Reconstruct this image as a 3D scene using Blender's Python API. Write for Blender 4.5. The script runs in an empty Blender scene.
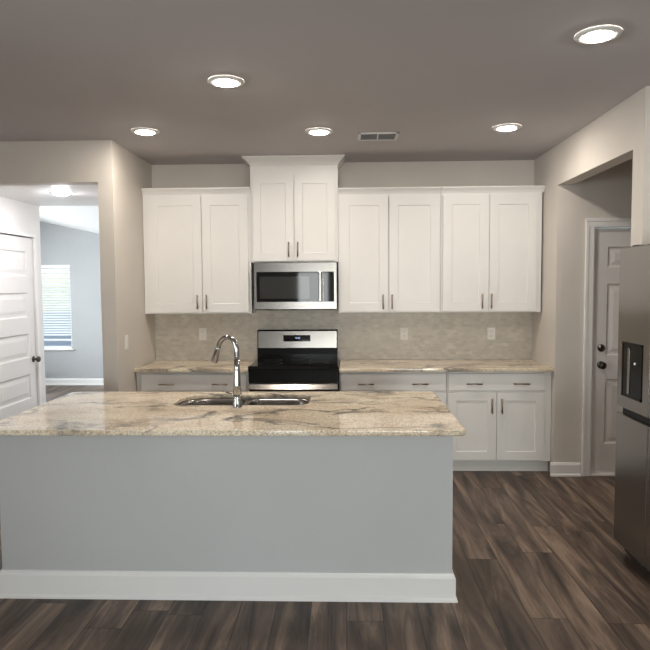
import bpy, bmesh, math, random
from mathutils import Vector, Matrix
random.seed(7)
SC = bpy.context.scene
COL = SC.collection

# ------------------------------------------------------------------ camera
F_PX, YAW, PITCH, ROLL, CAM_H = 630.0, 0.03248, 0.06261, -0.00638, 1.6187
cam_d = bpy.data.cameras.new('camera')
cam_d.sensor_fit = 'HORIZONTAL'
cam_d.sensor_width = 36.0
cam_d.lens = 36.0 * F_PX / 650.0
cam_d.clip_start = 0.05
cam = bpy.data.objects.new('camera', cam_d)
COL.objects.link(cam)
cy, sy, cp, sp = math.cos(YAW), math.sin(YAW), math.cos(PITCH), math.sin(PITCH)
R = Vector((cy, sy, 0)); Fw = Vector((-sy*cp, cy*cp, -sp)); U = Vector((-sy*sp, cy*sp, cp))
cr, sr = math.cos(ROLL), math.sin(ROLL)
R2 = R*cr + U*sr
U2 = U*cr - R*sr
M4 = Matrix.Identity(4)
for i in range(3):
    M4[i][0], M4[i][1], M4[i][2] = R2[i], U2[i], -Fw[i]
M4[2][3] = CAM_H
cam.matrix_world = M4
SC.camera = cam

# ------------------------------------------------------------------ light and exposure
SC.view_settings.view_transform = 'Standard'
SC.view_settings.look = 'None'
SC.view_settings.gamma = 1.0
SC.view_settings.use_curve_mapping = False
SC.view_settings.exposure = 0.25
SKY_STRENGTH = 0.22
LAMP_STRENGTH = 235.0
HALL_LAMP_STRENGTH = 330.0
world = bpy.data.worlds.new('sky')
SC.world = world
world.use_nodes = True
wn = world.node_tree
for n in list(wn.nodes): wn.nodes.remove(n)
wo = wn.nodes.new('ShaderNodeOutputWorld'); wb = wn.nodes.new('ShaderNodeBackground')
ws = wn.nodes.new('ShaderNodeTexSky')
ws.sky_type = 'NISHITA'; ws.sun_disc = False
ws.sun_elevation = math.radians(40); ws.sun_rotation = math.radians(150)
wb.inputs['Strength'].default_value = SKY_STRENGTH
wn.links.new(ws.outputs[0], wb.inputs[0]); wn.links.new(wb.outputs[0], wo.inputs[0])

def window_light(name, loc, direction, w, h, power, color):
    d = bpy.data.lights.new(name, 'AREA')
    d.shape = 'RECTANGLE'; d.size = w; d.size_y = h
    d.energy = power; d.color = color
    o = bpy.data.objects.new(name, d); COL.objects.link(o)
    o.location = loc
    o.rotation_euler = Vector(direction).to_track_quat('-Z', 'Z').to_euler()
    return o
DAY = (0.90, 0.94, 1.0)
window_light('daylight_patio_door', (-0.80, -4.75, 1.08), (0, 1, 0), 0.86, 1.9, 45, DAY)
window_light('daylight_living_window', (-5.22, -0.6, 1.45), (1, 0, 0), 2.6, 1.5, 260, DAY)
window_light('fill_light_rear', (1.30, -4.75, 1.45), (0, 1, 0), 1.8, 1.5, 160, (1.0, 0.975, 0.94))  # fill through an unseen rear window, added to brighten the lower cabinets
window_light('daylight_far_window', (-5.05, 10.55, 1.3), (0, -1, 0), 1.04, 1.36, 12, DAY)
window_light('fill_light_far_side', (-6.75, 8.4, 1.4), (1, 0, 0), 2.0, 1.5, 330, DAY)  # fill through an unseen side window, added to brighten far room and hall

# ------------------------------------------------------------------ materials
def new_mat(name):
    m = bpy.data.materials.new(name); m.use_nodes = True
    nt = m.node_tree
    return m, nt, nt.nodes['Principled BSDF']

def simple(name, col, rough=0.5, metal=0.0, noise=0.0, nscale=8.0, bump=0.0, spec=0.5, coat=0.0):
    m, nt, b = new_mat(name)
    b.inputs['Roughness'].default_value = rough
    b.inputs['Metallic'].default_value = metal
    b.inputs['Specular IOR Level'].default_value = spec
    b.inputs['Coat Weight'].default_value = coat
    tc = nt.nodes.new('ShaderNodeTexCoord'); nz = nt.nodes.new('ShaderNodeTexNoise')
    nz.inputs['Scale'].default_value = nscale; nz.inputs['Detail'].default_value = 4
    nt.links.new(tc.outputs['Object'], nz.inputs['Vector'])
    rp = nt.nodes.new('ShaderNodeValToRGB')
    a = [max(0, c*(1-noise)) for c in col]; z = [min(1, c*(1+noise)) for c in col]
    rp.color_ramp.elements[0].position = 0.3; rp.color_ramp.elements[1].position = 0.7
    rp.color_ramp.elements[0].color = (*a, 1); rp.color_ramp.elements[1].color = (*z, 1)
    nt.links.new(nz.outputs['Fac'], rp.inputs[0]); nt.links.new(rp.outputs[0], b.inputs['Base Color'])
    if bump:
        bp = nt.nodes.new('ShaderNodeBump'); bp.inputs['Strength'].default_value = bump
        bp.inputs['Distance'].default_value = 0.002
        n2 = nt.nodes.new('ShaderNodeTexNoise'); n2.inputs['Scale'].default_value = 260
        nt.links.new(tc.outputs['Object'], n2.inputs['Vector'])
        nt.links.new(n2.outputs['Fac'], bp.inputs['Height']); nt.links.new(bp.outputs[0], b.inputs['Normal'])
    return m

def emit(name, col, strength):
    m, nt, b = new_mat(name)
    b.inputs['Base Color'].default_value = (0.9, 0.9, 0.9, 1)
    b.inputs['Emission Color'].default_value = (*col, 1)
    b.inputs['Emission Strength'].default_value = strength
    return m

def brushed(name, col, rough, axis='X', amount=0.08, tone=0.9):
    m, nt, b = new_mat(name)
    b.inputs['Metallic'].default_value = 1.0
    tc = nt.nodes.new('ShaderNodeTexCoord'); mp = nt.nodes.new('ShaderNodeMapping')
    mp.inputs['Scale'].default_value = (1.5, 300, 300) if axis == 'X' else ((300, 300, 1.5) if axis == 'Z' else (300, 1.5, 300))
    nz = nt.nodes.new('ShaderNodeTexNoise'); nz.inputs['Scale'].default_value = 1.0; nz.inputs['Detail'].default_value = 3
    nt.links.new(tc.outputs['Object'], mp.inputs[0]); nt.links.new(mp.outputs[0], nz.inputs['Vector'])
    mr = nt.nodes.new('ShaderNodeMapRange')
    mr.inputs['To Min'].default_value = rough - amount; mr.inputs['To Max'].default_value = rough + amount
    nt.links.new(nz.outputs['Fac'], mr.inputs['Value']); nt.links.new(mr.outputs[0], b.inputs['Roughness'])
    rp = nt.nodes.new('ShaderNodeValToRGB')
    rp.color_ramp.elements[0].color = (*[c*tone for c in col], 1); rp.color_ramp.elements[1].color = (*col, 1)
    nt.links.new(nz.outputs['Fac'], rp.inputs[0]); nt.links.new(rp.outputs[0], b.inputs['Base Color'])
    return m

def mat_floor():
    m, nt, b = new_mat('wood_plank_floor')
    N, L = nt.nodes, nt.links
    tc = N.new('ShaderNodeTexCoord'); sep = N.new('ShaderNodeSeparateXYZ'); com = N.new('ShaderNodeCombineXYZ')
    L.new(tc.outputs['Object'], sep.inputs[0])
    L.new(sep.outputs['Y'], com.inputs['X']); L.new(sep.outputs['X'], com.inputs['Y'])
    PW, PL = 0.178, 1.22
    def mth(op, a, b_=None, clamp=False):
        n = N.new('ShaderNodeMath'); n.operation = op
        for i, v in enumerate((a, b_)):
            if v is None: continue
            if isinstance(v, (int, float)): n.inputs[i].default_value = v
            else: L.new(v, n.inputs[i])
        return n.outputs[0]
    rowf = mth('DIVIDE', sep.outputs['X'], PW); row = mth('FLOOR', rowf); rfr = mth('FRACT', rowf)
    wn1 = N.new('ShaderNodeTexWhiteNoise'); wn1.noise_dimensions = '1D'; L.new(row, wn1.inputs['W'])
    colf = mth('ADD', mth('DIVIDE', sep.outputs['Y'], PL), wn1.outputs['Value']); col_ = mth('FLOOR', colf); cfr = mth('FRACT', colf)
    pid = N.new('ShaderNodeCombineXYZ'); L.new(row, pid.inputs['X']); L.new(col_, pid.inputs['Y'])
    wn2 = N.new('ShaderNodeTexWhiteNoise'); wn2.noise_dimensions = '2D'; L.new(pid.outputs[0], wn2.inputs['Vector'])
    e1 = mth('MULTIPLY', mth('MINIMUM', rfr, mth('SUBTRACT', 1.0, rfr)), PW)
    e2 = mth('MULTIPLY', mth('MINIMUM', cfr, mth('SUBTRACT', 1.0, cfr)), PL)
    seam = mth('LESS_THAN', mth('MINIMUM', e1, e2), 0.0016)
    # long grain, shifted from plank to plank
    off = N.new('ShaderNodeVectorMath'); off.operation = 'MULTIPLY_ADD'
    L.new(wn2.outputs['Color'], off.inputs[0]); off.inputs[1].default_value = (37, 11, 5); L.new(com.outputs[0], off.inputs[2])
    mp = N.new('ShaderNodeMapping'); mp.inputs['Scale'].default_value = (0.9, 7.5, 1)
    L.new(off.outputs[0], mp.inputs[0])
    g1 = N.new('ShaderNodeTexNoise'); g1.inputs['Scale'].default_value = 1.3; g1.inputs['Detail'].default_value = 5
    g1.inputs['Roughness'].default_value = 0.6; g1.inputs['Distortion'].default_value = 0.7
    L.new(mp.outputs[0], g1.inputs['Vector'])
    mp2 = N.new('ShaderNodeMapping'); mp2.inputs['Scale'].default_value = (4, 90, 1)
    L.new(off.outputs[0], mp2.inputs[0])
    g2 = N.new('ShaderNodeTexNoise'); g2.inputs['Scale'].default_value = 1.0; g2.inputs['Detail'].default_value = 3
    L.new(mp2.outputs[0], g2.inputs['Vector'])
    r1 = N.new('ShaderNodeValToRGB')
    e = r1.color_ramp.elements
    e[0].position = 0.32; e[0].color = (0.030, 0.021, 0.017, 1)
    e[1].position = 0.70; e[1].color = (0.285, 0.205, 0.150, 1)
    k = e.new(0.5); k.color = (0.108, 0.074, 0.056, 1)
    L.new(g1.outputs['Fac'], r1.inputs[0])
    tint = N.new('ShaderNodeMapRange'); tint.inputs['To Min'].default_value = 0.70; tint.inputs['To Max'].default_value = 1.25
    L.new(wn2.outputs['Value'], tint.inputs['Value'])
    mul = N.new('ShaderNodeVectorMath'); mul.operation = 'SCALE'
    L.new(r1.outputs[0], mul.inputs[0]); L.new(tint.outputs[0], mul.inputs['Scale'])
    fine = N.new('ShaderNodeMapRange'); fine.inputs['To Min'].default_value = 0.72; fine.inputs['To Max'].default_value = 1.28
    L.new(g2.outputs['Fac'], fine.inputs['Value'])
    mul2 = N.new('ShaderNodeVectorMath'); mul2.operation = 'SCALE'
    L.new(mul.outputs[0], mul2.inputs[0]); L.new(fine.outputs[0], mul2.inputs['Scale'])
    mx = N.new('ShaderNodeMix'); mx.data_type = 'RGBA'
    L.new(seam, mx.inputs['Factor']); L.new(mul2.outputs[0], mx.inputs['A'])
    mx.inputs['B'].default_value = (0.018, 0.012, 0.010, 1)
    L.new(mx.outputs['Result'], b.inputs['Base Color'])
    b.inputs['Roughness'].default_value = 0.42
    b.inputs['Specular IOR Level'].default_value = 0.35
    bp = N.new('ShaderNodeBump'); bp.inputs['Strength'].default_value = 0.15; bp.inputs['Distance'].default_value = 0.002
    L.new(g2.outputs['Fac'], bp.inputs['Height']); L.new(bp.outputs[0], b.inputs['Normal'])
    return m

def mat_granite():
    m, nt, b = new_mat('cream_granite')
    N, L = nt.nodes, nt.links
    tc = N.new('ShaderNodeTexCoord')
    wp = N.new('ShaderNodeTexNoise'); wp.inputs['Scale'].default_value = 2.2; wp.inputs['Detail'].default_value = 4
    L.new(tc.outputs['Object'], wp.inputs['Vector'])
    add = N.new('ShaderNodeVectorMath'); add.operation = 'MULTIPLY_ADD'
    L.new(wp.outputs['Color'], add.inputs[0]); add.inputs[1].default_value = (0.7, 0.45, 0.5); L.new(tc.outputs['Object'], add.inputs[2])
    mp = N.new('ShaderNodeMapping'); mp.inputs['Scale'].default_value = (1.3, 2.7, 2.7); mp.inputs['Rotation'].default_value = (0, 0, 0.12)
    L.new(add.outputs[0], mp.inputs[0])
    v = N.new('ShaderNodeTexNoise'); v.inputs['Scale'].default_value = 1.7; v.inputs['Detail'].default_value = 7; v.inputs['Roughness'].default_value = 0.62
    L.new(mp.outputs[0], v.inputs['Vector'])
    r = N.new('ShaderNodeValToRGB'); e = r.color_ramp.elements
    e[0].position = 0.22; e[0].color = (0.12, 0.11, 0.10, 1)
    e[1].position = 0.85; e[1].color = (0.62, 0.56, 0.48, 1)
    k = e.new(0.31); k.color = (0.40, 0.33, 0.26, 1)
    k = e.new(0.41); k.color = (0.70, 0.575, 0.43, 1)
    k = e.new(0.60); k.color = (0.85, 0.74, 0.58, 1)
    L.new(v.outputs['Fac'], r.inputs[0])
    # thin dark veins
    n3 = N.new('ShaderNodeTexNoise'); n3.inputs['Scale'].default_value = 1.0; n3.inputs['Detail'].default_value = 6; n3.inputs['Distortion'].default_value = 0.6
    mp3 = N.new('ShaderNodeMapping'); mp3.inputs['Scale'].default_value = (1.0, 3.4, 3.4); mp3.inputs['Location'].default_value = (3.1, 1.7, 0)
    L.new(add.outputs[0], mp3.inputs[0]); L.new(mp3.outputs[0], n3.inputs['Vector'])
    sb = N.new('ShaderNodeMath'); sb.operation = 'SUBTRACT'; sb.inputs[1].default_value = 0.5; L.new(n3.outputs['Fac'], sb.inputs[0])
    ab = N.new('ShaderNodeMath'); ab.operation = 'ABSOLUTE'; L.new(sb.outputs[0], ab.inputs[0])
    vr = N.new('ShaderNodeMapRange'); vr.inputs['From Min'].default_value = 0.0; vr.inputs['From Max'].default_value = 0.045
    vr.inputs['To Min'].default_value = 0.92; vr.inputs['To Max'].default_value = 0.0; L.new(ab.outputs[0], vr.inputs['Value'])
    mk = N.new('ShaderNodeTexNoise'); mk.inputs['Scale'].default_value = 2.6; mk.inputs['Detail'].default_value = 3
    L.new(tc.outputs['Object'], mk.inputs['Vector'])
    mkr = N.new('ShaderNodeMapRange'); mkr.inputs['From Min'].default_value = 0.38; mkr.inputs['From Max'].default_value = 0.54; L.new(mk.outputs['Fac'], mkr.inputs['Value'])
    mkm = N.new('ShaderNodeMath'); mkm.operation = 'MULTIPLY'; L.new(vr.outputs[0], mkm.inputs[0]); L.new(mkr.outputs[0], mkm.inputs[1])
    mx = N.new('ShaderNodeMix'); mx.data_type = 'RGBA'; L.new(mkm.outputs[0], mx.inputs['Factor']); L.new(r.outputs[0], mx.inputs['A'])
    mx.inputs['B'].default_value = (0.10, 0.10, 0.095, 1)
    # mineral speckle
    sp_ = N.new('ShaderNodeTexVoronoi'); sp_.inputs['Scale'].default_value = 170
    L.new(tc.outputs['Object'], sp_.inputs['Vector'])
    sx = N.new('ShaderNodeSeparateColor'); L.new(sp_.outputs['Color'], sx.inputs[0])
    sr_ = N.new('ShaderNodeMapRange'); sr_.inputs['To Min'].default_value = 0.66; sr_.inputs['To Max'].default_value = 1.22
    L.new(sx.outputs[0], sr_.inputs['Value'])
    ml = N.new('ShaderNodeVectorMath'); ml.operation = 'SCALE'
    L.new(mx.outputs['Result'], ml.inputs[0]); L.new(sr_.outputs[0], ml.inputs['Scale'])
    fk = N.new('ShaderNodeTexNoise'); fk.inputs['Scale'].default_value = 75; fk.inputs['Detail'].default_value = 2
    L.new(tc.outputs['Object'], fk.inputs['Vector'])
    fkr = N.new('ShaderNodeMapRange'); fkr.inputs['From Min'].default_value = 0.58; fkr.inputs['From Max'].default_value = 0.68; fkr.inputs['To Max'].default_value = 0.45
    L.new(fk.outputs['Fac'], fkr.inputs['Value'])
    fm = N.new('ShaderNodeMix'); fm.data_type = 'RGBA'; L.new(fkr.outputs[0], fm.inputs['Factor']); L.new(ml.outputs[0], fm.inputs['A'])
    fm.inputs['B'].default_value = (0.13, 0.14, 0.145, 1)
    L.new(fm.outputs['Result'], b.inputs['Base Color'])
    b.inputs['Roughness'].default_value = 0.045
    b.inputs['Specular IOR Level'].default_value = 0.5
    return m

def mat_mosaic():
    m, nt, b = new_mat('beige_mosaic_tile')
    N, L = nt.nodes, nt.links
    tc = N.new('ShaderNodeTexCoord'); sep = N.new('ShaderNodeSeparateXYZ'); com = N.new('ShaderNodeCombineXYZ')
    L.new(tc.outputs['Object'], sep.inputs[0]); L.new(sep.outputs['X'], com.inputs['X']); L.new(sep.outputs['Z'], com.inputs['Y'])
    br = N.new('ShaderNodeTexBrick'); br.inputs['Scale'].default_value = 1.0
    br.inputs['Brick Width'].default_value = 0.052; br.inputs['Row Height'].default_value = 0.026
    br.inputs['Mortar Size'].default_value = 0.0018
    br.inputs['Color1'].default_value = (0.50, 0.46, 0.40, 1); br.inputs['Color2'].default_value = (0.60, 0.55, 0.48, 1)
    br.inputs['Mortar'].default_value = (0.57, 0.53, 0.465, 1)
    L.new(com.outputs[0], br.inputs['Vector'])
    nz = N.new('ShaderNodeTexNoise'); nz.inputs['Scale'].default_value = 14; nz.inputs['Detail'].default_value = 5
    L.new(tc.outputs['Object'], nz.inputs['Vector'])
    mr = N.new('ShaderNodeMapRange'); mr.inputs['To Min'].default_value = 0.78; mr.inputs['To Max'].default_value = 1.22
    L.new(nz.outputs['Fac'], mr.inputs['Value'])
    ml = N.new('ShaderNodeVectorMath'); ml.operation = 'SCALE'
    L.new(br.outputs['Color'], ml.inputs[0]); L.new(mr.outputs[0], ml.inputs['Scale'])
    L.new(ml.outputs[0], b.inputs['Base Color'])
    b.inputs['Roughness'].default_value = 0.35
    bp = N.new('ShaderNodeBump'); bp.inputs['Strength'].default_value = 0.3; bp.inputs['Distance'].default_value = 0.001; bp.invert = True
    L.new(br.outputs['Fac'], bp.inputs['Height']); L.new(bp.outputs[0], b.inputs['Normal'])
    return m

def mat_glass():
    m = bpy.data.materials.new('window_glass'); m.use_nodes = True
    nt = m.node_tree; N, L = nt.nodes, nt.links
    for n in list(N): N.remove(n)
    o = N.new('ShaderNodeOutputMaterial'); mx = N.new('ShaderNodeMixShader')
    t = N.new('ShaderNodeBsdfTransparent'); g = N.new('ShaderNodeBsdfGlossy'); g.inputs['Roughness'].default_value = 0.02
    fr = N.new('ShaderNodeFresnel'); fr.inputs['IOR'].default_value = 1.4
    t.inputs['Color'].default_value = (0.96, 0.98, 0.97, 1)
    L.new(fr.outputs[0], mx.inputs[0]); L.new(t.outputs[0], mx.inputs[1]); L.new(g.outputs[0], mx.inputs[2]); L.new(mx.outputs[0], o.inputs[0])
    return m

MAT = dict(
    wall=simple('greige_wall_paint', (0.62, 0.575, 0.525), 0.75, noise=0.02, nscale=3, bump=0.08, spec=0.2),
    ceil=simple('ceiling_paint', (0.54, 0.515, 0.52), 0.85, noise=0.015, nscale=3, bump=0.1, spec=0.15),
    hallwall=simple('pale_hall_paint', (0.74, 0.725, 0.71), 0.8, noise=0.02, nscale=3, spec=0.2),
    farwall=simple('blue_grey_wall_paint', (0.41, 0.415, 0.425), 0.8, noise=0.02, nscale=3, spec=0.2),
    white=simple('white_trim_paint', (0.78, 0.77, 0.75), 0.38, noise=0.01),
    island=simple('island_panel_paint', (0.49, 0.495, 0.495), 0.6, noise=0.02, nscale=2.5, bump=0.06, spec=0.3),
    cab=simple('white_cabinet_paint', (0.76, 0.745, 0.725), 0.36, noise=0.012, nscale=5),
    cabin=simple('cabinet_reveal', (0.42, 0.40, 0.375), 0.6, noise=0.02),
    door=simple('white_door_paint', (0.72, 0.70, 0.68), 0.4, noise=0.01),
    floor=mat_floor(), granite=mat_granite(), mosaic=mat_mosaic(), glass=mat_glass(),
    steel=brushed('brushed_steel', (0.33, 0.31, 0.29), 0.22, amount=0.04, tone=0.96),
    fridge=brushed('fridge_steel', (0.31, 0.295, 0.28), 0.24, axis='Z', amount=0.015, tone=0.985),
    sink=brushed('sink_steel', (0.27, 0.25, 0.235), 0.28),
    chrome=simple('polished_chrome', (0.44, 0.44, 0.44), 0.08, 1.0, noise=0.01),
    bronze=simple('pull_metal', (0.42, 0.35, 0.29), 0.32, 1.0, noise=0.03),
    knob=simple('dark_knob_metal', (0.10, 0.085, 0.075), 0.28, 1.0, noise=0.03),
    black=simple('black_enamel', (0.007, 0.007, 0.0075), 0.14, noise=0.02, spec=0.3),
    blackglass=simple('black_glass', (0.008, 0.008, 0.009), 0.04, noise=0.02, spec=0.42),
    iron=simple('cast_iron', (0.018, 0.017, 0.016), 0.55, noise=0.1, nscale=60),
    plastic=simple('outlet_plastic', (0.80, 0.78, 0.74), 0.4, noise=0.01),
    dark=simple('dark_cavity', (0.02, 0.02, 0.02), 0.7, noise=0.02),
    ducts=simple('vent_grey_metal', (0.50, 0.50, 0.52), 0.6, noise=0.02),
    blind=simple('blind_slat', (0.80, 0.82, 0.84), 0.5, noise=0.01),
    lawn=simple('pale_concrete_ground', (0.50, 0.50, 0.48), 0.9, noise=0.1, nscale=2),
    lamp=emit('lamp_lens', (1.0, 0.915, 0.81), LAMP_STRENGTH),
    halllamp=emit('hall_lamp_lens', (0.98, 0.96, 1.0), HALL_LAMP_STRENGTH),
    clock=emit('clock_digits', (0.35, 0.55, 1.0), 0.8),
    led=emit('dispenser_light', (0.8, 0.9, 1.0), 0.25),
)

# ------------------------------------------------------------------ mesh helpers
class MB:
    def __init__(self):
        self.bm = bmesh.new()
    def box(self, x0, x1, y0, y1, z0, z1, bev=0.0, seg=2):
        t = bmesh.new()
        bmesh.ops.create_cube(t, size=1.0)
        for v in t.verts:
            v.co = Vector((x0 + (v.co.x+.5)*(x1-x0), y0 + (v.co.y+.5)*(y1-y0), z0 + (v.co.z+.5)*(z1-z0)))
        if bev:
            bmesh.ops.bevel(t, geom=list(t.edges), offset=bev, segments=seg, affect='EDGES', profile=0.5)
        return self._merge(t)
    def _merge(self, t, smooth=False):
        me = bpy.data.meshes.new('tmp')
        if smooth:
            for f in t.faces: f.smooth = True
        t.to_mesh(me); t.free()
        self.bm.from_mesh(me); bpy.data.meshes.remove(me)
        return self
    def lathe(self, prof, center, axis=(0, 0, 1), n=28, caps=True):
        """prof: list of (radius, distance along axis)."""
        t = bmesh.new()
        q = Vector((0, 0, 1)).rotation_difference(Vector(axis).normalized())
        c = Vector(center); rings = []
        for r, d in prof:
            rings.append([t.verts.new(c + q @ Vector((r*math.cos(2*math.pi*i/n), r*math.sin(2*math.pi*i/n), d))) for i in range(n)])
        for a, b_ in zip(rings, rings[1:]):
            for i in range(n):
                f = t.faces.new((a[i], a[(i+1) % n], b_[(i+1) % n], b_[i])); f.smooth = True
        if caps:
            t.faces.new(list(reversed(rings[0]))); t.faces.new(rings[-1])
        bmesh.ops.recalc_face_normals(t, faces=list(t.faces))
        return self._merge(t)
    def tube(self, pts, rad, n=16, caps=True):
        t = bmesh.new(); pts = [Vector(p) for p in pts]
        if not hasattr(rad, '__len__'): rad = [rad]*len(pts)
        rings = []; prev = None
        for i, p in enumerate(pts):
            a = pts[max(i-1, 0)]; b_ = pts[min(i+1, len(pts)-1)]
            d = (b_-a).normalized()
            if prev is None:
                up = Vector((0, 0, 1)) if abs(d.z) < .9 else Vector((1, 0, 0))
                u = d.cross(up).normalized()
            else:
                u = (prev - d*prev.dot(d)).normalized()
            prev = u; w = d.cross(u)
            rings.append([t.verts.new(p + rad[i]*(u*math.cos(2*math.pi*k/n) + w*math.sin(2*math.pi*k/n))) for k in range(n)])
        for a, b_ in zip(rings, rings[1:]):
            for k in range(n):
                f = t.faces.new((a[k], a[(k+1) % n], b_[(k+1) % n], b_[k])); f.smooth = True
        if caps:
            t.faces.new(list(reversed(rings[0]))); t.faces.new(rings[-1])
        bmesh.ops.recalc_face_normals(t, faces=list(t.faces))
        return self._merge(t)
    def prism(self, poly, axis, a0, a1):
        """poly in the two other axes (in x,y,z order), extruded along axis."""
        t = bmesh.new()
        def mk(p, a):
            c = [p[0], p[1]]; c.insert('xyz'.index(axis), a); return t.verts.new(c)
        A = [mk(p, a0) for p in poly]; B = [mk(p, a1) for p in poly]
        t.faces.new(A); t.faces.new(list(reversed(B)))
        for i in range(len(poly)):
            j = (i+1) % len(poly); t.faces.new((A[j], A[i], B[i], B[j]))
        bmesh.ops.recalc_face_normals(t, faces=list(t.faces))
        return self._merge(t)
    def slab(self, O, Ux, Vx, Nx, w, h, th, panels=(), recess=0.008, slope=0.006, raised=0.0, rw=0.03):
        """A door slab: front at O spanned by Ux*w, Vx*h, outward normal Nx, with sunk panels."""
        O, Ux, Vx, Nx = Vector(O), Vector(Ux), Vector(Vx), Vector(Nx)
        t = bmesh.new(); cache = {}
        def P(u, v, d=0.0):
            k = (round(u, 5), round(v, 5), round(d, 5))
            if k not in cache: cache[k] = t.verts.new(O + Ux*u + Vx*v + Nx*d)
            return cache[k]
        us = sorted({0.0, w} | {p[0] for p in panels} | {p[1] for p in panels})
        vs = sorted({0.0, h} | {p[2] for p in panels} | {p[3] for p in panels})
        for i in range(len(us)-1):
            for j in range(len(vs)-1):
                u0, u1, v0, v1 = us[i], us[i+1], vs[j], vs[j+1]
                inside = [p for p in panels if u0 >= p[0]-1e-6 and u1 <= p[1]+1e-6 and v0 >= p[2]-1e-6 and v1 <= p[3]+1e-6]
                if not inside: t.faces.new((P(u0, v0), P(u1, v0), P(u1, v1), P(u0, v1)))
        def loop(p, off, d): return [P(p[0]+off, p[2]+off, d), P(p[1]-off, p[2]+off, d), P(p[1]-off, p[3]-off, d), P(p[0]+off, p[3]-off, d)]
        def skirt(a, b_, pa, pb, da, db):
            pass
        for p in panels:
            seq = [(0, 0), (slope, -recess)]
            if raised: seq += [(slope+rw*.35, -recess), (slope+rw, -recess+raised)]
            # the outer loop follows every grid cut so that it welds
            rings = [loop(p, o, d) for o, d in seq]
            for a, b_ in zip(rings, rings[1:]):
                for k in range(4): t.faces.new((a[k], a[(k+1) % 4], b_[(k+1) % 4], b_[k]))
            t.faces.new(rings[-1])
        c0 = [P(0, 0), P(w, 0), P(w, h), P(0, h)]; c1 = [P(0, 0, -th), P(w, 0, -th), P(w, h, -th), P(0, h, -th)]
        for k in range(4): t.faces.new((c0[(k+1) % 4], c0[k], c1[k], c1[(k+1) % 4]))
        t.faces.new(list(reversed(c1)))
        return self._merge(t)
    def build(self, name, m, parent=None):
        me = bpy.data.meshes.new(name)
        o = bpy.data.objects.new(name, me); COL.objects.link(o)
        off = Vector((0, 0, 0)); p = parent
        while p is not None: off += p.location; p = p.parent
        if off.length: bmesh.ops.translate(self.bm, verts=list(self.bm.verts), vec=-off)
        self.bm.to_mesh(me); self.bm.free()
        me.materials.append(MAT[m] if isinstance(m, str) else m)
        if parent is not None: o.parent = parent
        return o

def B(x0, x1, y0, y1, z0, z1, bev=0.0): return MB().box(x0, x1, y0, y1, z0, z1, bev)
def tag(o, label, cat, group=None):
    o['label'] = label; o['category'] = cat
    if group: o['group'] = group
    return o
def struct(o): o['kind'] = 'structure'; return o
def thing(name, loc, label, cat, group=None):
    o = bpy.data.objects.new(name, None); COL.objects.link(o); o.location = loc
    o.empty_display_size = 0.1
    return tag(o, label, cat, group)
def root(name, loc):
    o = bpy.data.objects.new(name, None); COL.objects.link(o); o.location = loc; o.empty_display_size = 0.1
    return struct(o)
def copy_tree(o, parent=None):
    c = o.copy(); COL.objects.link(c)
    if parent is not None: c.parent = parent
    for ch in list(o.children): copy_tree(ch, c)
    return c

# ------------------------------------------------------------------ setting: key planes
YB = 5.965          # kitchen back wall
XL, XR = -1.819, 1.752
HC = 2.763
YP = 4.944          # end of the left partition
YD = 5.302          # wall with the six panel door
YS = 3.948          # far face of the stub wall beside the fridge
HH = 2.44           # hall ceiling and opening head
YH = 6.36           # end of hall
YF = 10.22          # far room window wall

struct(B(-9, 5, -5, 11, -0.12, 0).build('floor', 'floor'))
struct(B(-40, 40, -45, 50, -0.5, -0.3).build('ground', 'lawn'))
struct(B(-5.2, 3.6, -4.7, YB+.12, HC, HC+.12).build('ceiling', 'ceil'))
struct(B(XL-.118, XR+.118, YB, YB+.12, 0, HC).build('wall_back', 'wall'))
struct(B(XL-.118, XL, YP, YB, 0, HC).build('wall_left', 'wall'))
struct(B(-5.2, -3.22, YP, YP+.12, 0, HC).build('wall_left_front', 'wall'))
struct(B(-3.22, XL-.118, YP, YP+.12, HH, HC).build('wall_left_header', 'wall'))
w = MB(); w.box(XR, XR+.118, YD, YB, 0, HC); struct(w.build('wall_right', 'wall'))
struct(B(XR, XR+.118, YS, YD, 2.432, HC).build('wall_right_header', 'wall'))
struct(B(XR, 2.72, YS-.148, YS, 0, HC).build('wall_right_stub', 'wall'))
struct(B(2.60, 2.72, -4.7, YS-.148, 0, HC).build('wall_right_living', 'wall'))
struct(B(3.48, 3.6, YS, YD+.12, 0, HC).build('wall_right_hall', 'wall'))
struct(B(2.72, 3.6, YS-.12, YS, 0, HC).build('wall_front_hall', 'wall'))
# wall that carries the six panel door (opening 2.06 .. 2.88, head 2.085)
w = MB()
w.box(XR+.118, 2.055, YD, YD+.12, 0, HC); w.box(2.885, 3.48, YD, YD+.12, 0, HC); w.box(2.055, 2.885, YD, YD+.12, 2.088, HC)
struct(w.build('wall_entry', 'wall'))
# living room behind the camera
w = MB()
w.box(-5.2, -1.25, -4.7, -4.58, 0, HC); w.box(-.35, .4, -4.7, -4.58, 0, HC); w.box(2.2, 2.6, -4.7, -4.58, 0, HC); w.box(.4, 2.2, -4.7, -4.58, 0, .65); w.box(.4, 2.2, -4.7, -4.58, 2.25, HC); w.box(-1.25, -.35, -4.7, -4.58, 2.05, HC)
struct(w.build('wall_rear', 'wall'))
w = MB()
w.box(-5.2, -5.08, -4.58, -2.0, 0, HC); w.box(-5.2, -5.08, .8, YP, 0, HC); w.box(-5.2, -5.08, -2.0, .8, 0, .65); w.box(-5.2, -5.08, -2.0, .8, 2.25, HC)
struct(w.build('wall_left_living', 'wall'))
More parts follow.
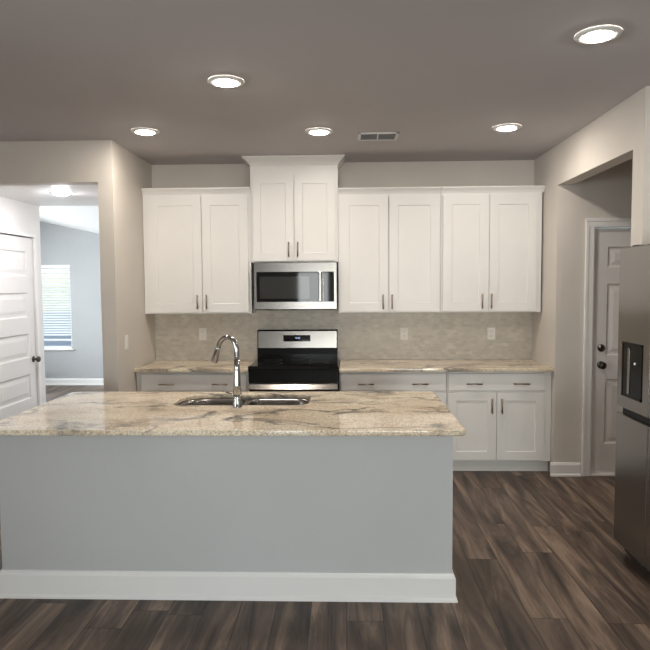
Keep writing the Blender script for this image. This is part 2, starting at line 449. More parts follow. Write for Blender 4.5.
# hall and far room beyond the left opening
w = MB()
w.box(-3.22, -3.10, YP+.12, 5.375, 0, HH); w.box(-3.22, -3.10, 6.205, YH, 0, HH); w.box(-3.22, -3.10, 5.375, 6.205, 2.115, HH)
struct(w.build('wall_hall_left', 'hallwall'))
struct(B(XL-.118, XL, YB+.12, YH, 0, HH).build('wall_hall_right', 'hallwall'))
struct(B(-3.22, XL-.118, YP+.12, YH, HH, HH+.10).build('ceiling_hall', 'white'))
w = MB()
w.box(-6.6, -3.22, YH-.12, YH, 0, 3.9); w.box(-3.22, XL, YH-.12, YH, HH+.10, 3.9); 
struct(w.build('wall_far_front', 'hallwall'))
struct(B(-2.30, -2.18, YH, YF, 0, 3.2).build('wall_far_right', 'hallwall'))
w = MB()
w.box(-6.6, -6.48, YH, 7.4, 0, 3.9); w.box(-6.6, -6.48, 9.4, YF, 0, 3.9); w.box(-6.6, -6.48, 7.4, 9.4, 0, .65); w.box(-6.6, -6.48, 7.4, 9.4, 2.15, 3.9)
struct(w.build('wall_far_left', 'hallwall'))
w = MB()
w.box(-6.6, -5.56, YF, YF+.12, 0, 3.9); w.box(-4.508, -2.18, YF, YF+.12, 0, 3.9); w.box(-5.56, -4.508, YF, YF+.12, 0, .60); w.box(-5.56, -4.508, YF, YF+.12, 1.985, 3.9)
struct(w.build('wall_far', 'farwall'))
def vz(x, y): return 2.48 - .215*(x+3.99) - .13*(y-YF)
t = bmesh.new()
vv = [t.verts.new((x, y, vz(x, y)+d)) for d in (0, .15) for x, y in ((-6.7, YH-.06), (-2.1, YH-.06), (-2.1, YF+.2), (-6.7, YF+.2))]
for f in ((0, 1, 2, 3), (7, 6, 5, 4), (0, 4, 5, 1), (1, 5, 6, 2), (2, 6, 7, 3), (3, 7, 4, 0)): t.faces.new([vv[i] for i in f])
bmesh.ops.recalc_face_normals(t, faces=list(t.faces))
mb = MB(); mb._merge(t); struct(mb.build('ceiling_far', 'white'))

# baseboards and trim
def bb_x(name, x0, x1, y, s, h=.135, th=.015):
    """baseboard on a wall face at y, standing out towards s."""
    mb = MB(); mb.prism([(y, 0), (y+s*(th+.012), 0), (y+s*(th+.012), .012), (y+s*th, .022), (y+s*th, h-.02), (y+s*th*.5, h-.004), (y, h)], 'x', x0, x1)
    return struct(mb.build(name, 'white'))
def bb_y(name, y0, y1, x, s, h=.135, th=.015):
    mb = MB(); mb.prism([(x, 0), (x+s*(th+.012), 0), (x+s*(th+.012), .012), (x+s*th, .022), (x+s*th, h-.02), (x+s*th*.5, h-.004), (x, h)], 'y', y0, y1)
    return struct(mb.build(name, 'white'))
bb_x('baseboard_entry', XR-.026, 1.975, YD, -1, h=.115)
bb_x('baseboard_far', -6.45, -2.32, YF, -1, h=.11)
bb_x('baseboard_partition', XL-.118, XL, YP, -1)
bb_y('baseboard_left', YP-.015, 5.36, XL, 1)
bb_x('baseboard_left_front', -5.05, -3.24, YP, -1)
bb_y('baseboard_hall', YP+.13, 5.315, -3.10, 1)
bb_y('baseboard_stub', YS-.148, YS, XR, -1)
bb_x('baseboard_rear', -5.05, -1.35, -4.58, 1)

# backsplash
struct(B(XL+.001, XR-.001, YB-.010, YB-.0005, .9155, 1.40).build('wall_backsplash', 'mosaic'))

# ------------------------------------------------------------------ doors and windows of the setting
def knob(mb, c, axis, s=1.0):
    mb.lathe([(.030*s, 0), (.031*s, .004), (.026*s, .008), (.012*s, .012), (.011*s, .032), (.020*s, .036), (.028*s, .045), (.029*s, .056), (.024*s, .066), (.010*s, .071)], c, axis, 22)
    return mb
# door_1: white five panel door in the hall
d1 = root('door_1', (-3.10, 5.38, 0))
pan = [(.115, .695, .115+.4*i, .355+.4*i) for i in range(5)]
sl = MB().slab((-3.108, 5.382, .012), (0, 1, 0), (0, 0, 1), (1, 0, 0), .815, 2.09, .035, pan, recess=.010, slope=.012, raised=.006, rw=.05).build('slab', 'door', d1)
knob(MB(), (-3.108, 6.145, .905), (1, 0, 0)).build('knob', 'knob', sl)
cs = MB()
for y0, y1 in ((5.325, 5.377), (6.202, 6.242)): cs.box(-3.10, -3.082, y0, y1, 0, 2.118, .003)
cs.box(-3.10, -3.082, 5.325, 6.242, 2.112, 2.142, .003)
cs.build('casing', 'white', d1)
# door_2: six panel door in the entry hall
d2 = root('door_2', (2.47, YD, 0))
px = [(.112, .355), (.455, .698)]; pz = [(.27, .82), (1.02, 1.62), (1.755, 1.925)]
sl = MB().slab((2.065, YD+.02, .014), (1, 0, 0), (0, 0, 1), (0, -1, 0), .81, 2.064, .044,
               [(a, b_, c-.014, d-.014) for a, b_ in px for c, d in pz], recess=.012, slope=.012, raised=.007, rw=.045).build('slab', 'door', d2)
knob(MB(), (2.137, YD+.02, .94), (0, -1, 0), 1.0).build('knob', 'knob', sl)
MB().lathe([(.031, 0), (.032, .006), (.027, .014), (.019, .018), (.017, .024)], (2.137, YD+.02, 1.083), (0, -1, 0), 22).build('deadbolt', 'knob', sl)
cs = MB()
for x0, s in ((1.982, 1), (2.958, -1)):
    a, b_ = sorted((x0, x0+s*.070)); cs.box(a, b_, YD-.016, YD, 0, 2.086, .003)
    a, b_ = sorted((x0, x0+s*.025)); cs.box(a, b_, YD-.022, YD-.014, 0, 2.10, .003)
    a, b_ = sorted((x0+s*.070, x0+s*.083)); cs.box(a, b_, YD+.0, YD+.11, 0, 2.085)
cs.box(1.982, 2.958, YD-.016, YD, 2.084, 2.155, .003); cs.box(1.982, 2.958, YD-.022, YD-.014, 2.13, 2.157, .003)
cs.build('casing', 'white', d2)
B(2.056, 2.884, YD-.01, YD+.10, .0, .014).build('threshold', 'white', d2)
# window_1: far room window with blind
w1 = root('window_1', (-5.03, YF, .6))
fr = MB(); x0, x1, z0, z1 = -5.56, -4.508, .60, 1.985
for a in ((x0, x0+.04, z0, z1), (x1-.04, x1, z0, z1), (x0, x1, z0, z0+.04), (x0, x1, z1-.04, z1), (x0, x1, 1.28, 1.31)):
    fr.box(a[0], a[1], YF+.06, YF+.10, a[2], a[3])
fr.build('frame', 'white', w1)
B(x0+.03, x1-.03, YF+.078, YF+.082, z0+.03, z1-.03).build('pane', 'glass', w1)
B(x0-.03, x1+.03, YF-.035, YF+.06, z0-.02, z0+.001, .004).build('sill', 'white', w1)
bl = MB(); z = z1-.06
bl.box(x0+.005, x1-.005, YF+.005, YF+.045, z1-.045, z1-.002)
while z > .80:
    bl.prism([(YF+.004, z-.010), (YF+.042, z+.010), (YF+.042, z+.013), (YF+.004, z-.007)], 'x', x0+.008, x1-.008); z -= .042
bl.box(x0+.008, x1-.008, YF+.010, YF+.036, .735, .765, .003)
bl.build('blind', 'blind', w1)
# window_2: glazed patio door behind the camera, window_3: living room window, fill_window_4: unseen far room side window, added to bring in light
w2 = root('window_2', (-.8, -4.64, 0))
fr = MB()
for a in ((-1.25, -1.17, 0, 2.05), (-.43, -.35, 0, 2.05), (-1.17, -.43, 1.95, 2.05), (-1.17, -.43, 0, .14)): fr.box(a[0], a[1], -4.67, -4.61, a[2], a[3])
fr.build('frame', 'white', w2)
B(-1.17, -.43, -4.642, -4.638, .14, 1.95).build('pane', 'glass', w2)
def side_window(name, x, y0, y1, z0, z1):
    r = root(name, (x, (y0+y1)/2, z0)); fr = MB()
    for a in ((y0, y0+.05, z0, z1), (y1-.05, y1, z0, z1), (y0, y1, z0, z0+.05), (y0, y1, z1-.05, z1), ((y0+y1)/2-.025, (y0+y1)/2+.025, z0, z1)): fr.box(x-.02, x+.03, a[0], a[1], a[2], a[3])
    fr.build('frame', 'white', r)
    B(x-.002, x+.002, y0+.04, y1-.04, z0+.04, z1-.04).build('pane', 'glass', r)
w5 = root('fill_window_5', (1.3, -4.64, .65))  # unseen rear window, added to light base cabinets and the right side
fr = MB()
for a in ((.4, .45, .65, 2.25), (2.15, 2.2, .65, 2.25), (.4, 2.2, .65, .70), (.4, 2.2, 2.20, 2.25), (1.275, 1.325, .65, 2.25)): fr.box(a[0], a[1], -4.67, -4.61, a[2], a[3])
fr.build('frame', 'white', w5)
B(.44, 2.16, -4.642, -4.638, .69, 2.21).build('pane', 'glass', w5)
side_window('window_3', -5.14, -2.0, .8, .65, 2.25)
side_window('fill_window_4', -6.54, 7.4, 9.4, .65, 2.15)  # unseen opening added so light reaches the far room

# ------------------------------------------------------------------ cabinets
YU = 5.640          # front of the upper doors
def pull(mb, c, vertical, ln=.13, y=0.0):
    """bar pull on a front at y, facing the camera side."""
    x, z = c; r = .0068; st = .032
    if vertical: a, b_ = (x, y-st, z-ln/2), (x, y-st, z+ln/2); posts = [(x, z-ln*.36), (x, z+ln*.36)]
    else: a, b_ = (x-ln/2, y-st, z), (x+ln/2, y-st, z); posts = [(x-ln*.36, z), (x+ln*.36, z)]
    mb.tube([a, b_], r, 12)
    for px_, pz_ in posts: mb.tube([(px_, y, pz_), (px_, y-st, pz_)], r*.8, 10)
    return mb
def shaker(parent, x0, x1, z0, z1, y, pull_at=None, stile=.078, ln=.13):
    w_, h_ = x1-x0, z1-z0
    d = MB().slab((x0, y, z0), (1, 0, 0), (0, 0, 1), (0, -1, 0), w_, h_, .019, [(stile, w_-stile, stile, h_-stile)], recess=.008, slope=.003).build('door', 'cab', parent)
    if pull_at: pull(MB(), pull_at, True, ln, y).build('handle', 'bronze', d)
    return d
def drawer(parent, x0, x1, z0, z1, y, pulls):
    mb = MB().box(x0, x1, y, y+.019, z0, z1, .003)
    d = mb.build('drawer', 'cab', parent)
    for p in pulls: pull(MB(), p, False, .135, y).build('handle', 'bronze', d)
    return d
def crown(parent, x0, x1, y, z0, z1, out, yb, left=True, right=True):
    """crown strip along the front, returned at the ends."""
    h = z1-z0; t = bmesh.new(); rows = []
    for o, v in ((-.4 if out > .04 else -1, 0), (0, 0), (.25, .35), (.8, .75), (1, .8), (1, 1), (-.4 if out > .04 else -1, 1)):
        lx = out*o if left else 0.0; rx = out*o if right else 0.0; zz = z0+h*v
        rows.append([t.verts.new(c) for c in ((x0-lx, yb, zz), (x0-lx, y-out*o, zz), (x1+rx, y-out*o, zz), (x1+rx, yb, zz))])
    rng = range(3) if (left and right) else range(1, 2)
    for a, b_ in zip(rows, rows[1:]+rows[:1]):
        for i in rng: t.faces.new((a[i], a[i+1], b_[i+1], b_[i]))
    for i in ((0, 3) if len(rng) == 3 else (1, 2)): t.faces.new([r_[i] for r_ in rows])
    if len(rng) == 1:
        for r_ in rows:
            for i in (0, 3): t.verts.remove(r_[i])
    bmesh.ops.recalc_face_normals(t, faces=list(t.faces))
    mb = MB(); mb._merge(t)
    return mb.build('crown', 'cab', parent)

WB = YB - .011      # back of things that stand against the tiled wall
def upper(name, label, x0, x1, z0, z1, doors, crown_h=.055, yf=YU, crown_out=.028, door_top=None, cl=True, cr_=True, pln=.13, base_top=None, stile=.078):
    r = thing(name, ((x0+x1)/2, YB-.16, z0), label, 'cabinet', 'white wall cabinets above the counter')
    B(x0, x1, yf+.020, YB-.0015 if z0 > 1.41 else WB, z0, z1).build('carcass', 'cab', r)
    for dx0, dx1, px_, pz_ in doors: shaker(r, dx0, dx1, z0+.012, (door_top or z1-.024), yf, (px_, pz_), ln=pln, stile=stile)
    crown(r, x0, (XR-.001 if x1 > 1.7 else x1), yf+.018, z1-(.0 if crown_out < .04 else .04), z1+crown_h, crown_out, YB-.002, cl, cr_)
    return r
upper('wall_cabinet', 'white two door shaker wall cabinet left of the microwave, against left wall', -1.815, -.8445, 1.370, 2.440,
      [(-1.762, -1.2875, -1.327, 1.478), (-1.2815, -.868, -1.245, 1.478)], cl=False, cr_=False)
upper('wall_cabinet', 'tall raised white wall cabinet over the microwave, with wide crown', -.842, -.0625, 1.828, 2.722,
      [(-.822, -.4575, -.500, 1.940), (-.4475, -.088, -.419, 1.940)], crown_h=.038, crown_out=.062, door_top=2.592, yf=YU-.008, stile=.07)
upper('wall_cabinet', 'white two door wall cabinet directly right of the microwave', -.0605, .8475, 1.371, 2.425,
      [(-.042, .3815, .336, 1.470), (.3915, .834, .416, 1.470)], cl=False, cr_=False)
upper('wall_cabinet', 'white two door wall cabinet in the right corner by the entry opening', .8500, 1.735, 1.371, 2.425,
      [(.866, 1.267, 1.213, 1.472), (1.277, 1.690, 1.293, 1.472)], cl=False, cr_=False)

YC = 5.355          # front of base doors
def base(label, x0, x1, dx0, dx1, split, pulls):
    r = thing('base_cabinet', ((x0+x1)/2, YB-.3, 0), label, 'cabinet', 'white base cabinets along the back wall')
    B(x0, x1, YC+.020, YB-.003, .105, .8825).build('carcass', 'cab', r)
    B(x0, x1, YC+.075, YC+.095, .0005, .105).build('toe_kick', 'cab', r)
    drawer(r, dx0, dx1, .718, .864, YC, [(p, .777) for p in pulls])
    shaker(r, dx0, split-.004, .118, .702, YC, (split-.042, .590), stile=.072)
    shaker(r, split+.004, dx1, .118, .702, YC, (split+.042, .590), stile=.072)
    return r
base('white base cabinet left of the range, with one wide drawer', -1.815, -.838, -1.768, -.852, -1.30, (-1.54, -1.08))
base('white base cabinet right of the range, lower half behind the island', -.052, .861, -.040, .852, .41, (.172, .634))
base('white base cabinet in the right corner, both lower doors in view', .8635, 1.748, .874, 1.684, 1.284, (1.090, 1.487))

# ------------------------------------------------------------------ granite tops
def rounded(x0, x1, y0, y1, rad, n=8):
    """rounded rectangle; rad = one radius or four (x0y0, x1y0, x1y1, x0y1)."""
    if not hasattr(rad, '__len__'): rad = [rad]*4
    P_ = []
    for (cx, cy_, a0), r_ in zip(((x0, y0, 180), (x1, y0, 270), (x1, y1, 0), (x0, y1, 90)), rad):
        r_ = max(r_, 1e-4)
        ox = cx + (r_ if cx == x0 else -r_); oy = cy_ + (r_ if cy_ == y0 else -r_)
        for i in range(n+1):
            a = math.radians(a0 + 90*i/n); P_.append((ox+r_*math.cos(a), oy+r_*math.sin(a)))
    return P_
def top_mesh(name, outer, holes, z0, z1, m, bev=.006):
    cu = bpy.data.curves.new(name, 'CURVE'); cu.dimensions = '2D'; cu.fill_mode = 'BOTH'
    for poly in [outer]+holes:
        s = cu.splines.new('POLY'); s.points.add(len(poly)-1); s.use_cyclic_u = True
        for p, q in zip(s.points, poly): p.co = (q[0], q[1], 0, 1)
    cu.extrude = (z1-z0)/2-bev; cu.bevel_depth = bev; cu.bevel_resolution = 2; cu.offset = -bev
    tmp = bpy.data.objects.new('tmp', cu); COL.objects.link(tmp)
    dg = bpy.context.evaluated_depsgraph_get(); dg.update()
    me = bpy.data.meshes.new_from_object(tmp.evaluated_get(dg))
    bpy.data.objects.remove(tmp); bpy.data.curves.remove(cu)
    cx = sum(p[0] for p in outer)/len(outer); cy_ = sum(p[1] for p in outer)/len(outer)
    zc = (z0+z1)/2
    me.transform(Matrix.Translation((-cx, -cy_, 0)))
    me.name = name; me.materials.clear(); me.materials.append(MAT[m])
    bmx = bmesh.new(); bmx.from_mesh(me); bmesh.ops.remove_doubles(bmx, verts=list(bmx.verts), dist=1e-5); bmx.to_mesh(me); bmx.free()
    o = bpy.data.objects.new(name, me); COL.objects.link(o); o.location = (cx, cy_, zc)
    return o
CT0, CT1 = .884, .914
ct = top_mesh('countertop', rounded(XL+.002, -.8345, 5.317, WB-.001, .004), [], CT0, CT1, 'granite', .004)
tag(ct, 'short beige granite countertop left of the range', 'countertop')
ct = top_mesh('countertop', rounded(-.0545, XR-.002, 5.317, WB-.001, .004), [], CT0, CT1, 'granite', .004)
tag(ct, 'long beige granite countertop right of the range', 'countertop')

# ------------------------------------------------------------------ island
IY0, IY1, IX0, IX1 = 3.035, 4.165, -1.84, .586
SX0, SX1, SY0, SY1 = -1.042, -.222, 3.678, 4.062
it = top_mesh('island_countertop', rounded(IX0, IX1, IY0, IY1, .035), [rounded(SX0, SX1, SY0, SY1, (.07, .09, .11, .17), 10)], CT0, CT1, 'granite', .006)
tag(it, 'large cream granite island top with dark veins and a sink cut-out', 'countertop')
isl = thing('kitchen_island', (-.63, 3.62, 0), 'grey white kitchen island with white baseboard in the foreground', 'kitchen island')
PX0, PX1, PY0, PY1 = -1.803, .541, 3.16, 4.125
mb = MB(); mb.box(PX0, PX1, PY0, PY0+.12, 0.0005, .8825); mb.box(PX0, PX0+.02, PY0+.12, PY1-.03, .0005, .8825); mb.box(PX1-.02, PX1, PY0+.12, PY1-.03, .0005, .8825)
mb.build('panel', 'island', isl)
def bb_prof(s0, h=.143, th=.016):
    return [(s0, .0005), (s0-th-.010, .0005), (s0-th-.009, .010), (s0-th, .020), (s0-th, h-.022), (s0-th*.55, h-.008), (s0-th*.4, h), (s0, h)]
t = bmesh.new(); rows = []
for q, z_ in bb_prof(0):
    o_ = -q
    rows.append([t.verts.new(c) for c in ((PX0-o_, PY1-.03, z_), (PX0-o_, PY0-o_, z_), (PX1+o_, PY0-o_, z_), (PX1+o_, PY1-.03, z_))])
for a, b_ in zip(rows, rows[1:]+rows[:1]):
    for i in range(3): t.faces.new((a[i], a[i+1], b_[i+1], b_[i]))
for i in (0, 3): t.faces.new([r_[i] for r_ in rows])
bmesh.ops.recalc_face_normals(t, faces=list(t.faces))
mb = MB(); mb._merge(t)
mb.build('baseboard', 'white', isl)
B(PX0+.02, PX1-.02, PY1-.10, PY1-.085, .0005, .10).build('toe_kick', 'cab', isl)
B(PX0+.02, PX1-.02, PY1-.03, PY1-.015, .10, .8825).build('face_frame', 'cab', isl)
n = 5; ww = (PX1-PX0-.06)/n
for i in range(n):
    a = PX0+.03+i*ww
    d = MB().slab((a+ww-.004, PY1+.004, .115), (-1, 0, 0), (0, 0, 1), (0, 1, 0), ww-.008, .75, .019, [(.07, ww-.078, .07, .68)], recess=.008, slope=.003).build('door', 'cab', isl)
    mbp = MB(); hx = a+ww-.05 if i % 2 == 0 else a+.05
    mbp.tube([(hx, PY1+.036, .68), (hx, PY1+.036, .81)], .0055, 10)
    for zz in (.70, .79): mbp.tube([(hx, PY1+.004, zz), (hx, PY1+.036, zz)], .0045, 8)
    mbp.build('handle', 'bronze', d)

# sink
sk = thing('kitchen_sink', (-.632, 3.88, .70), 'double bowl stainless steel undermount sink in the island top', 'sink')
def bowl(x0, x1, y0, y1, ztop, depth, radii):
    t = bmesh.new(); rings = []
    for ins, z_, k in ((0, 0, 1), (.004, -.02, 1), (.008, -depth*.6, 1), (.018, -depth*.88, .95), (.045, -depth*.985, .8), (.10, -depth, .6)):
        P_ = rounded(x0+ins, x1-ins, y0+ins, y1-ins, [max(.02, r_*k) for r_ in radii], 8)
        rings.append([t.verts.new((p[0], p[1], ztop+z_)) for p in P_])
    for a, b_ in zip(rings, rings[1:]):
        for i in range(len(a)):
            f = t.faces.new((a[i], b_[i], b_[(i+1) % len(a)], a[(i+1) % len(a)])); f.smooth = True
    t.faces.new(rings[-1])
    # flange outwards
    P_ = rounded(x0-.010, x1+.010, y0-.010, y1+.010, [r_+.01 for r_ in radii], 8)
    o = [t.verts.new((p[0], p[1], ztop)) for p in P_]
    for i in range(len(o)):
        t.faces.new((o[i], rings[0][i], rings[0][(i+1) % len(o)], o[(i+1) % len(o)]))
    bmesh.ops.recalc_face_normals(t, faces=list(t.faces))
    mb_ = MB(); mb_._merge(t); return mb_
XM = -.625
for x0, x1, rad in ((SX0+.002, XM-.012, (.07, .07, .06, .165)), (XM+.012, SX1-.002, (.07, .09, .105, .06))):
    bw = bowl(x0, x1, SY0+.002, SY1-.002, CT0-.002, .20, rad).build('bowl', 'sink', sk)
    MB().lathe([(.042, 0), (.043, .003), (.036, .004), (.030, .001)], ((x0+x1)/2, (SY0+SY1)/2+.04, CT0-.2015), (0, 0, 1), 24).build('drain', 'chrome', bw)

# faucet
fx, fy = -.629, 3.607
fc = thing('kitchen_faucet', (fx, fy, CT1), 'chrome pull-down gooseneck faucet on the island beside the sink', 'faucet')
MB().lathe([(.027, .0005), (.027, .006), (.0255, .009), (.0250, .06), (.0248, .075)], (fx, fy, CT1), (0, 0, 1), 28).build('base', 'chrome', fc)
MB().lathe([(.0247, .0745), (.0228, .13), (.0190, .18), (.0168, .23), (.0160, .287)], (fx, fy, CT1), (0, 0, 1), 28).build('body', 'chrome', fc)
dirv = Vector((-.86, .51, 0)).normalized()
pts = []; r_ = .070
for i in range(4): pts.append(Vector((fx, fy, CT1+.283+i*.014)))
cz = CT1+.337
for i in range(1, 25):
    a = math.radians(i*(162/24)); pts.append(Vector((fx, fy, cz)) + dirv*(r_*(1-math.cos(a))) + Vector((0, 0, r_*math.sin(a))))
last = pts[-1]; dd = (pts[-1]-pts[-2]).normalized()
pts.append(last+dd*.012)
MB().tube(pts, .0152, 18).build('spout', 'chrome', fc)
MB().tube([last+dd*.010, last+dd*.02, last+dd*.05, last+dd*.105, last+dd*.112], [.0160, .0172, .0180, .0205, .0185], 18).build('spray_head', 'chrome', fc)
hd = MB(); hd.tube([(fx, fy+.020, CT1+.052), (fx, fy+.046, CT1+.052)], [.013, .012], 16)
hd.tube([(fx, fy+.040, CT1+.054), (fx-.02, fy+.048, CT1+.066), (fx-.075, fy+.052, CT1+.082)], [.006, .0055, .0045], 12)
hd.build('handle', 'chrome', fc)

# ------------------------------------------------------------------ microwave
MX0, MX1, MZ0, MZ1, MY = -.808, -.0765, 1.402, 1.823, 5.565
mw = thing('microwave', (-.447, 5.75, MZ0), 'stainless steel over-the-range microwave under the raised cabinet', 'microwave')
B(MX0, MX1, MY+.03, YB-.012, MZ0+.012, MZ1-.001).build('housing', 'black', mw)
B(MX0+.004, MX1-.004, MY+.028, YB-.03, MZ0, MZ0+.012).build('grease_filter', 'dark', mw)
dr = MB()   # door frame in steel with a window hole
DX1 = -.197
for a in ((MX0, DX1, 1.742, MZ1-.002), (MX0, DX1, MZ0+.010, 1.476), (MX0, MX0+.022, 1.474, 1.742)): dr.box(a[0], a[1], MY, MY+.03, a[2], a[3])
dr.box(MX0, MX1, MY+.029, MY+.032, MZ0+.010, MZ1-.002)
door_m = dr.build('door', 'steel', mw)
B(MX0+.022, DX1, MY+.003, MY+.03, 1.474, 1.742).build('door_glass', 'blackglass', door_m)
B(MX0+.050, DX1-.12, MY+.0025, MY+.0032, 1.505, 1.700).build('window_mesh', simple('oven_window_mesh', (0.035, 0.036, 0.036), 0.045, noise=0.1, nscale=300), door_m)
hb = MB(); hb.box(DX1-.037, DX1-.009, MY-.038, MY-.022, 1.474, 1.742, .006)
for zz in (1.50, 1.72): hb.box(DX1-.032, DX1-.014, MY-.024, MY+.004, zz-.012, zz+.012, .003)
hb.build('handle', 'steel', door_m)
cpn = MB()
for a in ((DX1+.003, MX1, 1.742, MZ1-.002), (DX1+.003, MX1, MZ0+.010, 1.476), (MX1-.022, MX1, 1.474, 1.742)): cpn.box(a[0], a[1], MY, MY+.03, a[2], a[3])
cp_ = cpn.build('control_panel', 'steel', mw)
B(DX1+.003, MX1-.022, MY+.003, MY+.03, 1.474, 1.742).build('keypad', 'blackglass', cp_)

# ------------------------------------------------------------------ range
RX0, RX1, RY = -.8275, -.0625, 5.300
rg = thing('range', (-.445, 5.62, 0), 'stainless and black freestanding smooth-top range under the microwave', 'stove')
B(RX0, RX1, RY+.045, YB-.020, .05, .905).build('body', 'black', rg)
B(RX0-.002, RX1+.002, RY+.004, YB-.075, .908, .937, .005).build('cooktop', 'blackglass', rg)
for xx in (RX0+.05, RX1-.05):
    for yy in (RY+.1, YB-.1): MB().lathe([(.02, .0005), (.02, .05)], (xx, yy, 0), (0, 0, 1), 14).build('foot', 'black', rg)
# plain black front strip above the oven door
mb = MB(); mb.prism([(RY+.045, .80), (RY+.012, .80), (RY+.030, .905), (RY+.045, .912)], 'x', RX0, RX1)
mb.build('front_strip', 'black', rg)
# oven door
od = B(RX0+.004, RX1-.004, RY+.010, RY+.044, .225, .795, .004).build('oven_door', 'blackglass', rg)
MB().box(RX0+.006, RX1-.006, RY+.006, RY+.011, .752, .793, .001).build('door_trim', 'steel', od)
hb = MB(); hb.prism([(RY-.016, .742), (RY-.046, .742), (RY-.048, .747), (RY-.026, .786), (RY-.016, .789)], 'x', RX0+.006, RX1-.006)
for xx in (RX0+.06, RX1-.06): hb.box(xx-.012, xx+.012, RY-.014, RY+.012, .754, .780, .002)
hb.build('handle', 'steel', od)
MB().box(RX0+.12, RX1-.12, RY+.0085, RY+.011, .36, .66).build('window', 'dark', od)
B(RX0+.004, RX1-.004, RY+.014, RY+.044, .06, .218, .004).build('storage_drawer', 'steel', rg)
# back guard
gy = YB-.075
mb = MB(); mb.prism([(gy-.02, .925), (gy+.058, .925), (gy+.058, 1.205), (gy+.012, 1.205), (gy, 1.195), (gy-.012, 1.04), (gy-.02, .98)], 'x', RX0, RX1-.012)
bg = mb.build('back_guard', 'black', rg)
mb = MB(); mb.prism([(gy-.018, 1.037), (gy-.0095, 1.037), (gy+.0035, 1.194), (gy-.005, 1.192)], 'x', RX0+.008, RX1-.020)
mb.build('control_fascia', 'steel', bg)
mb = MB(); mb.prism([(gy-.0165, 1.097), (gy-.0105, 1.097), (gy-.0065, 1.154), (gy-.0115, 1.156)], 'x', -.583, -.329)
dsp = mb.build('display', 'blackglass', bg)
mb = MB()
for k, (dx, pat) in enumerate(((-.020, 'bc'), (-.008, 'abged'), (.008, 'abcdef'), (.020, 'abcdef'))):
    x_ = -.452+dx; w_, h_ = .007, .012; z_ = 1.130; y_ = gy-.0165
    S = {'a': (0, 1, w_, .002), 'd': (0, -1, w_, .002), 'g': (0, 0, w_, .002), 'b': (1, .5, .002, h_/2), 'c': (1, -.5, .002, h_/2), 'f': (-1, .5, .002, h_/2), 'e': (-1, -.5, .002, h_/2)}
    for s_ in pat:
        a = S[s_]; cx_ = x_+a[0]*w_/2; cz_ = z_+a[1]*h_/2
        mb.box(cx_-a[2]/2, cx_+a[2]/2, y_-.0004, y_+.0015, cz_-a[3]/2, cz_+a[3]/2)
mb.build('clock', 'clock', dsp)
# heating zones printed on the glass top
for bx, by, br_ in ((-.66, RY+.20, .105), (-.66, RY+.44, .075), (-.445, RY+.46, .05), (-.235, RY+.20, .09), (-.235, RY+.44, .095)):
    MB().lathe([(br_, .0), (br_, .0006), (br_-.004, .0006), (br_-.004, 0)], (bx, by, .9368), (0, 0, 1), 40, caps=False).build('heating_zone', 'iron', rg)

# ------------------------------------------------------------------ refrigerator
FX, FY0, FY1 = 1.617, 2.955, 3.785
FM = 3.385
fg = thing('refrigerator', (2.05, (FY0+FY1)/2, 0), 'dark stainless refrigerator with water dispenser at the right edge', 'refrigerator')
B(FX+.075, 2.52, FY0+.005, FY1-.005, .03, 1.815).build('cabinet', simple('fridge_side', (0.10, 0.095, 0.09), 0.45, noise=0.02), fg)
B(FX+.06, FX+.10, FY0+.02, FY1-.02, .012, .075).build('kick_grille', 'dark', fg)
for yy in (FY0+.06, FY1-.06):
    for xx in (FX+.14, 2.45): MB().lathe([(.02, .0005), (.02, .032)], (xx, yy, 0), (0, 0, 1), 14).build('foot', 'dark', fg)
def fdoor(name, y0, y1, z0, z1): return B(FX, FX+.070, y0, y1, z0, z1, .006).build(name, 'fridge', fg)
ld = fdoor('upper_door', FM+.0025, FY1, .895, 1.828)
rd = fdoor('upper_door', FY0, FM-.0025, .895, 1.828)
fdoor('lower_door', FM+.0025, FY1, .078, .855)
fdoor('lower_door', FY0, FM-.0025, .078, .855)
B(FX+.035, FX+.075, FY0+.01, FY1-.01, .853, .897).build('grip_channel', 'dark', fg)
for yy in (FY0+.05, FY1-.05): B(FX+.06, FX+.16, yy-.03, yy+.03, 1.815, 1.842, .006).build('hinge_cover', 'dark', fg)
dy0, dy1, dz0, dz1 = 3.468, 3.715, .968, 1.283
dm = MB()
for a in ((dy0, dy1, dz1-.012, dz1), (dy0, dy1, dz0, dz0+.012), (dy0, dy0+.012, dz0, dz1), (dy1-.012, dy1, dz0, dz1)): dm.box(FX-.004, FX+.004, *a)
dm.box(FX-.0015, FX-.0005, dy0+.01, dy1-.01, dz0+.01, dz1-.01)
dp = dm.build('dispenser', simple('dispenser_plastic', (0.008, 0.008, 0.008), 0.22, noise=0.05, spec=0.12), ld)
B(FX-.006, FX-.001, dy1-.10, dy1-.075, dz0+.02, dz1-.03, .002).build('trim', 'steel', ld)
MB().lathe([(.007, 0), (.007, .003)], (FX-.0014, dy0+.085, 1.17), (-1, 0, 0), 12).build('indicator', 'led', ld)

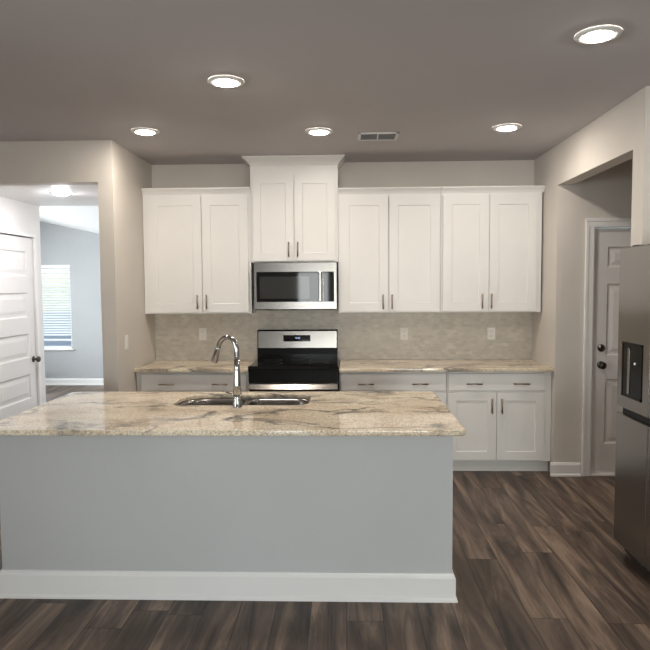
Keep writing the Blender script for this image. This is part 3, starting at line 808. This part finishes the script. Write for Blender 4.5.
# ------------------------------------------------------------------ wall plates
def outlet(x, z, label):
    o = thing('outlet', (x, YB-.010, z), label, 'outlet', 'white outlets on the backsplash')
    B(x-.036, x+.036, YB-.0155, YB-.0102, z-.058, z+.058, .003).build('plate', 'plastic', o)
    for dz in (-.021, .021):
        s = B(x-.017, x+.017, YB-.018, YB-.0150, z+dz-.015, z+dz+.015, .002).build('socket', 'plastic', o)
        mb = MB()
        for dx in (-.006, .006): mb.box(x+dx-.001, x+dx+.001, YB-.0184, YB-.0178, z+dz-.002, z+dz+.008)
        mb.lathe([(.0022, 0), (.0022, .0006)], (x, YB-.0178, z+dz-.008), (0, -1, 0), 8)
        mb.build('slots', 'dark', s)
outlet(-1.361, 1.163, 'white outlet on the tiled backsplash left of the range')
outlet(.554, 1.158, 'white outlet on the backsplash nearer the range on its right')
outlet(1.370, 1.158, 'white outlet on the backsplash nearest the right corner')
sw = thing('light_switch', (XL, 5.153, 1.16), 'white light switch plate on the left side wall', 'switch')
B(XL+.0002, XL+.006, 5.117, 5.189, 1.10, 1.22, .002).build('plate', 'plastic', sw)
B(XL+.0055, XL+.010, 5.137, 5.169, 1.127, 1.193, .002).build('rocker', 'plastic', sw)

# ------------------------------------------------------------------ ceiling fittings
def downlight(x, y, label):
    o = thing('recessed_light', (x, y, HC), label, 'ceiling light', 'round recessed ceiling lights')
    MB().lathe([(.100, -.0005), (.103, -.005), (.098, -.010), (.070, -.014), (.064, -.010)], (x, y, HC), (0, 0, 1), 40, caps=False).build('trim_ring', 'white', o)
    MB().lathe([(.064, -.0105), (.060, -.0145), (.045, -.019), (.024, -.0215), (.001, -.022)], (x, y, HC), (0, 0, 1), 40, caps=False).build('lens', 'lamp', o)
downlight(1.165, 3.009, 'round lit ceiling light over the fridge, top right')
downlight(-.661, 3.580, 'round lit ceiling light above the island and faucet')
downlight(-1.469, 4.676, 'round lit ceiling light in front of the left wall cabinet')
downlight(-.190, 4.751, 'round lit ceiling light in front of the microwave cabinet, beside the vent')
downlight(1.183, 4.713, 'round lit ceiling light in front of the right corner cabinet')
hl = thing('flush_ceiling_light', (-2.462, 5.45, HH), 'small lit dome light on the hall ceiling, beyond the left opening', 'ceiling light')
MB().lathe([(.090, -.0005), (.090, -.008), (.066, -.0105)], (-2.462, 5.45, HH), (0, 0, 1), 36, caps=False).build('trim_ring', 'white', hl)
MB().lathe([(.066, -.009), (.056, -.019), (.036, -.026), (.015, -.028), (.001, -.0285)], (-2.462, 5.45, HH), (0, 0, 1), 36, caps=False).build('lens', 'halllamp', hl)
vx0, vx1, vy0, vy1 = .102, .408, 4.812, 5.045
vt = thing('ceiling_vent', ((vx0+vx1)/2, (vy0+vy1)/2, HC), 'white rectangular air vent in the kitchen ceiling', 'vent')
mb = MB()
for a in ((vx0, vx1, vy0, vy0+.022), (vx0, vx1, vy1-.022, vy1), (vx0, vx0+.022, vy0, vy1), (vx1-.022, vx1, vy0, vy1), ((vx0+vx1)/2-.006, (vx0+vx1)/2+.006, vy0, vy1)): mb.box(*a, HC-.010, HC-.0005, .002)
mb.build('frame', 'white', vt)
B(vx0+.01, vx1-.01, vy0+.01, vy1-.01, HC-.002, HC-.0005).build('backing', 'ducts', vt)
mb = MB(); y = vy0+.03
while y < vy1-.03:
    mb.prism([(y, HC-.009), (y+.010, HC-.002), (y+.011, HC-.002), (y+.001, HC-.009)], 'x', vx0+.02, vx1-.02); y += .014
mb.build('louvres', 'ducts', vt)
